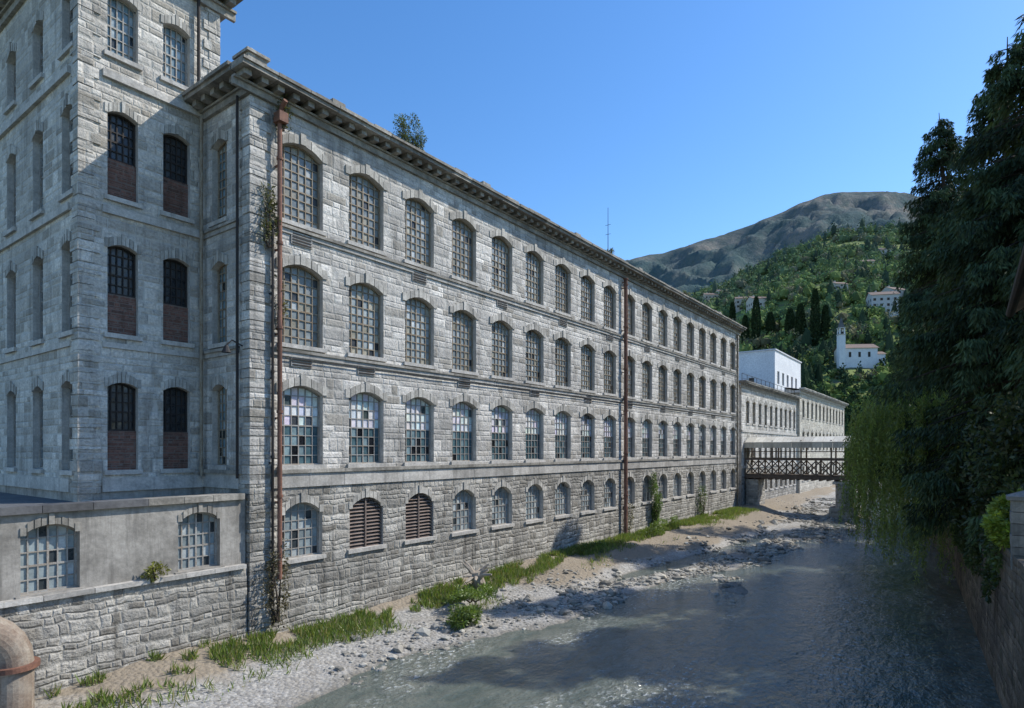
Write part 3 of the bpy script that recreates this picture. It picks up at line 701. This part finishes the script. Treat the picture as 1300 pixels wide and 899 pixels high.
def willow(name,base,seed,ns=400):
    global rng; rng=np.random.default_rng(seed); o=empty(name); b=np.array(base,float)
    tr=MB(); top=b+np.array([-2.3,-.5,4.0])
    tr.tube([tuple(b),tuple(b+[-.9,-.1,1.8]),tuple(top)],[.38,.28,.18],BARK)
    P=[];D=[];C=[]
    for k in range(11):
        az=rng.uniform(0,6.28); e=top+np.array([math.cos(az)*2.0-.6,math.sin(az)*2.2,rng.uniform(.3,1.8)])
        tr.tube([tuple(top),tuple((top+e)/2+[0,0,.4]),tuple(e)],[.12,.08,.03],BARK,n=6)
    for k in range(ns):
        az=rng.uniform(0,6.28); rr=2.9*rng.uniform(.15,1)**.6; q=np.array([math.cos(az)*rr*.9-.4,math.sin(az)*rr*1.15,0]); zt=1.9*(1-(rr/3.4)**2)+rng.normal()*.35
        s0=top+q+[0,0,zt]; ln=rng.uniform(1.5,8.2); 
        mx_=s0[2]-.35-rng.uniform(0,1.2)-max(0,-q[0]-.6)*1.0; ln=max(1.0,min(ln,mx_)); m=int(ln*24)
        s=np.linspace(0,1,m); out=unit(q[None,:])[0]; sw=rng.normal(size=2)*.22
        X=s0[0]+out[0]*.5*np.sqrt(s)+sw[0]*s; Y=s0[1]+out[1]*.5*np.sqrt(s)+sw[1]*s; Z=s0[2]-ln*s
        P.append(np.stack([X,Y,Z],1)+rng.normal(size=(m,3))*.04); d_=rng.normal(size=(m,3))*.45; d_[:,2]-=.9; D.append(d_)
        tn=rng.uniform(.6,1.35); C.append(np.array([.22,.27,.06])[None,:]*tn*rng.uniform(.75,1.25,(m,1)))
    P=np.concatenate(P);n=len(P); tr.make('trunk_and_limbs',o)
    leaves(P,np.concatenate(D),rng.uniform(.12,.24,n),rng.uniform(.035,.06,n),np.concatenate(C),'hanging_leaf_strands',LEAF,o)
willow('weeping_willow_tree',(.3,38.5,4.1),21,460)
willow('weeping_willow_tree',(-1.2,50,4.1),22,300)
bush('yellow_green_shrub',(.95,22.6,5.0),(.6,.9,.75),5000,(.26,.31,.045),.13,16,31)
for i,(x,y,z,rx,ry,rz_) in enumerate([(1.1,26,4.9,.8,2,1.1),(.4,31,5.2,1.1,2.6,1.6),(.3,37,5.4,1.4,3,2.0),(-.2,47,5.6,1.7,3.5,2.6),(-2.4,60,6,2.2,5,3.2),(1.8,29,7,1.8,3,3)]):
    bush('riverside_shrub',(x,y,z),(rx,ry,rz_),8000,(.065,.085,.027),.2,22,40+i)
for i,(y,z) in enumerate([(24,3.8),(30,3.3),(36,3.2),(43,3)]):
    bush('ivy_on_wall',(rwx(y)-.12,y,z),(.22,2.4,1.1),3500,(.08,.11,.03),.12,18,60+i,stems=0)
bush('roof_shrub',(XF+.2,19.3,20.85),(.4,.8,.7),2600,(.10,.125,.055),.12,24,73,stems=12,wf=.25)
for i,(x,y,z,rx,ry,rz_,n,cl) in enumerate([(XF+.2,12.5,15.2,.15,.4,1.1,700,(.12,.12,.06)),(XF+.2,12.9,12.2,.12,.25,.9,260,(.14,.12,.07)),(XF+.25,13.0,19.0,.2,.3,.6,300,(.11,.11,.05)),(XF+.3,12.7,2.4,.2,.5,1.5,900,(.13,.11,.06)),(XF+.25,45.6,3.2,.4,.55,2.3,4500,(.11,.17,.035)),(XF+.1,41.2,2.0,.25,.9,1.3,700,(.13,.12,.07)),(XF+.3,52,20.5,.2,.9,.2,200,(.11,.12,.05)),(XF+.35,38,20.5,.2,.5,.2,150,(.12,.12,.05)),(XA+.25,8.7,3.3,.15,.35,.25,300,(.22,.22,.05)),(XF+.3,56,2.2,.3,1.0,1.5,1200,(.10,.14,.04))]):
    bush('wall_climber_plant',(x,y,z),(rx,ry,rz_),n,cl,.12,16,80+i,stems=4,wf=.4)
for i,(x,y,z,rx,ry,rz_,n) in enumerate([(-15.9,18.4,.45,.7,.7,.5,2600),(-17.2,20.5,.8,.7,1.4,.35,2200),(-18.9,33.5,.9,.5,2.0,.4,2200),(-18.7,43,.95,.6,2.4,.7,2800),(-19.0,47,1.0,.6,1.2,.8,1500)]):
    bush('bank_bush',(x,y,z),(rx,ry,rz_),n,(.14,.20,.04),.13,16,100+i,wf=.35)
def grass(name,n,seed):
    global rng; rng=np.random.default_rng(seed)
    y=rng.uniform(6,66,n*4); x=-19.85+np.abs(rng.normal(size=n*4))*1.1
    keep=[]; zz=[]
    for k in range(n*4):
        v=mn.noise(Vector((x[k]*.7,y[k]*.3,5)))+.55*mn.noise(Vector((x[k]*2,y[k]*1.6,8)))
        wd=1.0+1.4*mn.noise(Vector((1.3,y[k]*.25,2)))
        edge_=x[k]-(-18.3+1.3*wd)
        if v>-.10+max(0,edge_+.6)*.5 and edge_<.5: keep.append(k); zz.append(bank_z(x[k],y[k])-.03)
        if len(keep)>=n: break
    keep=np.array(keep); m=len(keep); P=np.stack([x[keep],y[keep],np.array(zz)],1)
    D=rng.normal(size=(m,3))*.4; D[:,2]=1; tone=rng.uniform(.55,1.35,(m,1)); c1=np.array([.17,.235,.05]); c2=np.array([.32,.28,.14]); mixf=(rng.random((m,1))<.22)
    leaves(P,D,rng.uniform(.10,.46,m),rng.uniform(.025,.05,m),np.where(mixf,c2,c1)*tone,name,LEAF)
grass('bank_grass',40000,55)
def ico():
    bm=bmesh.new(); bmesh.ops.create_icosphere(bm,subdivisions=1,radius=1); v=np.array([x.co[:] for x in bm.verts]); f_=np.array([[q.index for q in x.verts] for x in bm.faces]); bm.free(); return v,f_
iv,ifc=ico()
def stones(name,n,seed):
    r_=np.random.default_rng(seed); V=[];C=[]; c=0
    while c<n:
        y=r_.uniform(12,95) if r_.random()<.8 else r_.uniform(22,50); x=edge(y)-r_.normal()*1.7-.2
        if x<-19.8 or x>-1.5: continue
        if y<22 and r_.random()<.5: continue
        if mn.noise(Vector((x*.5,y*.35,12)))<-.15: continue
        z=bank_z(x,y)
        if z<-.09: continue
        s=.045*math.exp(r_.normal()*.62)*(1.4 if y>40 else 1); s=min(s,.32)
        q=iv*(1+r_.normal(size=(len(iv),1))*.15)*np.array([s*r_.uniform(.8,1.5),s*r_.uniform(.8,1.5),s*r_.uniform(.5,.8)])
        a_=r_.uniform(0,6.28); ro=np.array([[math.cos(a_),-math.sin(a_),0],[math.sin(a_),math.cos(a_),0],[0,0,1]]); q=q@ro.T+np.array([x,y,max(z,-.03)+s*.25])
        V.append(q[ifc]); g_=r_.uniform(.4,1.15); wm=r_.uniform(.86,1); C.append(np.tile([[g_,g_*(.5+.5*wm),g_*wm*.97]],(len(ifc),1))); c+=1
    return tri_mesh(name,np.concatenate(V),np.concatenate(C),ROCK,uvs=True)
stones('river_stones',9000,5)
dw=MB(); b=Vector((-17.9,21.2,.75)); DW=m_plain('driftwood',(.46,.40,.32),(.30,.25,.2),scale=3,streak=.1)
dw.tube([b,b+Vector((.2,.3,.35)),b+Vector((.15,.2,.8))],[.28,.32,.22],DW)
for k in range(11):
    a_=k*.6+random.random()*.4; e=Vector((math.cos(a_)*random.uniform(.5,.95),math.sin(a_)*random.uniform(.5,.95),random.uniform(-.15,.85)))
    s0=b+Vector((.12,.2,.45)); dw.tube([s0,s0+e*.5+Vector((0,0,.1)),s0+e],[.14,.09,.04],DW,n=6)
dw.make('driftwood_stump')

# ------------------------------------------------------------ hillside trees
def terr(px,py,lo=155,hi=618):
    a=(px-650)/F
    for t1 in np.arange(lo,hi,2.5):
        z=hill_z(a,t1)
        if z>=7+(571-py)/F*t1: return a,t1,z
    return a,hi,hill_z(a,hi)
CA,CT,CZ=terr(1086,466)
def forest(name,n,seed):
    r_=np.random.default_rng(seed); V=[];C=[];c=0; P=[];D=[];L=[];CC=[]
    global rng; rng=r_
    while c<n:
        a=r_.uniform(.1,.78); t1=150+470*r_.random()**.9
        if c<600: t1=r_.uniform(150,240); a=r_.uniform(.38,.72)
        X,Y=W2(a,t1)
        nn=mn.noise(Vector((X*.012,Y*.012,6)))
        px=a*F+650; 
        if 380<t1<550 and px>1010 and nn<.03 and r_.random()<.85: continue
        if nn<-.45 and t1>240: continue
        if abs(px-1086)<30 and CT-14<t1<CT+12: continue
        z=hill_z(a,t1); s=r_.uniform(2.0,4.4)*(.75+t1/1200); con=r_.random()<(.3 if t1<330 else .08)
        if t1<240: s*=.8
        hh=s*(2.0 if con else 1.15)
        if CT-90<t1<CT and abs(px-1086)<36: hh*=.45; s*=.6
        if con: col=np.array([.045,.075,.03])
        else:
            q=r_.random(); col=np.array([.24,.31,.075]) if q<.42 else (np.array([.14,.205,.06]) if q<.82 else np.array([.23,.21,.11]))
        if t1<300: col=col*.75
        hz=np.clip((t1-150)/1000,0,.4); col=col*(1-hz)+np.array([.15,.20,.19])*hz  # distance haze blended into the tree colour
        col=col*r_.uniform(.75,1.25)
        q=iv*(1+r_.normal(size=(len(iv),1))*.16)*np.array([s*.75,s*.75,hh*.75])
        if con: q[:,:2]*=(.75-.55*np.clip(q[:,2:3]/hh,-1,1))
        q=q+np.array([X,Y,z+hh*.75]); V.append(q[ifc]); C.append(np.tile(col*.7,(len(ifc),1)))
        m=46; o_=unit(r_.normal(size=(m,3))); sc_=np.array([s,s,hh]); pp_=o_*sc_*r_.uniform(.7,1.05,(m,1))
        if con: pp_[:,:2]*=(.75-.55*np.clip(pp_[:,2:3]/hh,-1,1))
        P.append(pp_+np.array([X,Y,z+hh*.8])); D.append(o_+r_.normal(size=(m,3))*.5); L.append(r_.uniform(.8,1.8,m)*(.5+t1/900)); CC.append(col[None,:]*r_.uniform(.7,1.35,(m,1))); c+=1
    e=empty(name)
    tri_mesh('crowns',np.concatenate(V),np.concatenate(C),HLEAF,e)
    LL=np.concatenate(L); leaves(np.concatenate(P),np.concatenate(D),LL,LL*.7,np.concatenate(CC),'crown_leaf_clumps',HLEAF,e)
forest('hillside_trees',4200,9)
def cypress(x,y,z,h,r,seed):
    global rng; rng=np.random.default_rng(seed); n=2600; o=empty('cypress_tree')
    f_=rng.uniform(0,1,n); az=rng.uniform(0,6.28,n); rr=r*np.sin(np.pi*np.clip(f_*.85+.12,0,1))**.7*rng.uniform(.75,1.05,n)
    P=np.stack([x+np.cos(az)*rr,y+np.sin(az)*rr,z+f_*h],1); D=np.stack([np.cos(az)*.4,np.sin(az)*.4,np.ones(n)],1)+rng.normal(size=(n,3))*.25
    C=np.array([.035,.055,.026])[None,:]*rng.uniform(.6,1.4,(n,1)); leaves(P,D,rng.uniform(.8,1.6,n),rng.uniform(.35,.7,n),C,'crown',HLEAF,o)
    m=MB(); m.tube([(x,y,z-1),(x,y,z+h*.9)],[r*.25,.05],BARK,n=6); m.make('trunk',o)
for i,(px,py,hp,rp) in enumerate([(1035,440,68,6),(1016,438,48,7),(960,440,58,6),(946,442,36,5),(1003,432,34,7),(1048,436,40,5),(978,432,30,6),(930,418,30,4)]):
    a,t1,z=terr(px,py); X,Y=W2(a,t1); cypress(X,Y,z-1,hp*t1/F+2,rp*t1/F*.8,200+i)
def house(px,py,wd,dp,h,col,rt=.28):
    a,t1,z=terr(px,py); X,Y=W2(a,t1); e=empty('hillside_house'); m=MB(); th=.5+random.uniform(-.4,.4)
    m.box(-wd/2,wd/2,-dp/2,dp/2,-4,h,WHITE,col)
    n=max(2,int(wd/3))
    for fl in range(int(h//3)):
        for k in range(n):
            u=-wd/2+(k+.5)*wd/n; m.box(u-.45,u+.45,-dp/2-.06,-dp/2+.02,fl*3+1.0,fl*3+2.3,GRATE)
            m.box(u-.85,u-.47,-dp/2-.09,-dp/2+.02,fl*3+.95,fl*3+2.35,WOOD)
        for k in range(3):
            u=-dp/2+(k+.5)*dp/3; m.box(wd/2-.02,wd/2+.06,u-.45,u+.45,fl*3+1.0,fl*3+2.3,GRATE)
            m.box(-wd/2-.06,-wd/2+.02,u-.45,u+.45,fl*3+1.0,fl*3+2.3,GRATE)
    W=wd/2+.5;Dp=dp/2+.5;hr=dp*rt
    m.poly([(-W,-Dp,h),(W,-Dp,h),(W,0,h+hr),(-W,0,h+hr)],TILE); m.poly([(-W,Dp,h),(W,Dp,h),(W,0,h+hr),(-W,0,h+hr)],TILE)
    m.poly([(-wd/2,-dp/2,h),(-wd/2,dp/2,h),(-wd/2,0,h+hr-.1)],WHITE,col); m.poly([(wd/2,-dp/2,h),(wd/2,dp/2,h),(wd/2,0,h+hr-.1)],WHITE,col)
    m.box(-wd/4,-wd/4+.8,.5,1.3,h,h+hr+.9,TRIM)
    m.make('walls_and_roof',e); e.location=(X,Y,z); e.rotation_euler=(0,0,th)
house(902,386,12,8,7,(.7,.6,.5)); house(916,381,9,8,6,(.72,.68,.6)); house(962,398,11,8,8,(.75,.7,.62)); house(1120,402,13,9,10,(.7,.69,.68)); house(1134,392,10,9,9,(.68,.66,.62))
house(942,394,9,7,7,(.68,.6,.52)); house(1100,345,8,7,6,(.65,.6,.5)); house(1122,328,8,7,6,(.7,.66,.6)); house(1064,380,8,7,7,(.7,.64,.55))
X,Y=W2(CA,CT)
ch=empty('hillside_church'); m=MB()
m.box(-7,7,-5,5,-6,7,WHITE); m.poly([(-7.6,-5.6,6.9),(7.6,-5.6,6.9),(7.6,0,9.4),(-7.6,0,9.4)],TILE); m.poly([(-7.6,5.6,6.9),(7.6,5.6,6.9),(7.6,0,9.4),(-7.6,0,9.4)],TILE)
m.poly([(-7,-5,7),(-7,5,7),(-7,0,9.2)],WHITE); m.poly([(7,-5,7),(7,5,7),(7,0,9.2)],WHITE)
for u in (-4.5,-.5,3.5): m.box(u-.5,u+.5,-5.08,-4.9,3,5.2,GRATE)
m.box(7,11,-3.5,3.5,-6,4.5,WHITE); m.poly([(6.9,-4,4.4),(11.4,-4,4.4),(11.4,0,6),(6.9,0,6)],TILE); m.poly([(6.9,4,4.4),(11.4,4,4.4),(11.4,0,6),(6.9,0,6)],TILE)
m.box(-7.08,-6.9,-1,1,0,3,WOOD)
m.make('nave',ch); m=MB()
m.box(-9.6,-7.01,-6.5,-3.9,-6,12.5,WHITE); m.box(-9.8,-6.8,-6.7,-3.7,12.5,12.9,TRIM)
for (u,v) in ((-9.5,-6.4),(-7.6,-6.4),(-9.5,-4.5),(-7.6,-4.5)): m.box(u,u+.5,v,v+.5,12.9,15.4,WHITE)
m.box(-9.2,-7.4,-6.1,-4.3,12.9,14,GRATE); m.box(-9.7,-6.9,-6.6,-3.8,15.4,15.8,TRIM)
ap=(-8.3,-5.2,20.6); q=[(-9.4,-6.3,15.8),(-7.2,-6.3,15.8),(-7.2,-4.1,15.8),(-9.4,-4.1,15.8)]
for i in range(4): m.poly([q[i],q[(i+1)%4],ap],CONC)
m.tube([(-8.3,-5.2,20.4),(-8.3,-5.2,21.4)],[.06,.06],GRATE,n=5); m.make('bell_tower',ch)
ch.location=(X,Y,CZ); ch.rotation_euler=(0,0,.55)

# ------------------------------------------------------------ light, sky, camera
d=Vector((1,1.25,1.58)).normalized()
sun=bpy.data.lights.new('sun','SUN'); sun.energy=5.0; sun.angle=math.radians(.5); sun.color=(1,.95,.86)
so=link(bpy.data.objects.new('sun',sun)); so.rotation_euler=d.to_track_quat('Z','Y').to_euler(); so.location=(30,40,60)
wd=bpy.data.worlds.new('World'); S.world=wd; wd.use_nodes=True; nt=wd.node_tree
sk=nt.nodes.new('ShaderNodeTexSky'); sk.sky_type='NISHITA'; sk.sun_disc=False; sk.sun_elevation=math.asin(d.z); sk.sun_rotation=math.atan2(d.x,d.y)
sk.altitude=300; sk.air_density=1.1; sk.dust_density=.35; sk.ozone_density=2.4
hs_=nt.nodes.new('ShaderNodeHueSaturation'); hs_.inputs['Hue'].default_value=.504; hs_.inputs['Saturation'].default_value=1.27; hs_.inputs['Value'].default_value=1.45
nt.links.new(sk.outputs[0],hs_.inputs['Color'])
bg=nt.nodes['Background']; bg.inputs[1].default_value=.15; nt.links.new(hs_.outputs[0],bg.inputs[0])
cam=bpy.data.cameras.new('camera'); cam.sensor_width=36; cam.sensor_fit='HORIZONTAL'; cam.lens=788/1300*36; cam.shift_y=121.5/1300; cam.clip_end=9000; cam.clip_start=.1
co=link(bpy.data.objects.new('camera',cam)); co.location=(0,0,7); co.rotation_euler=(math.radians(90),0,math.atan2(.5935,.8049)); S.camera=co
S.view_settings.view_transform='Standard'; S.view_settings.look='None'; S.view_settings.exposure=0
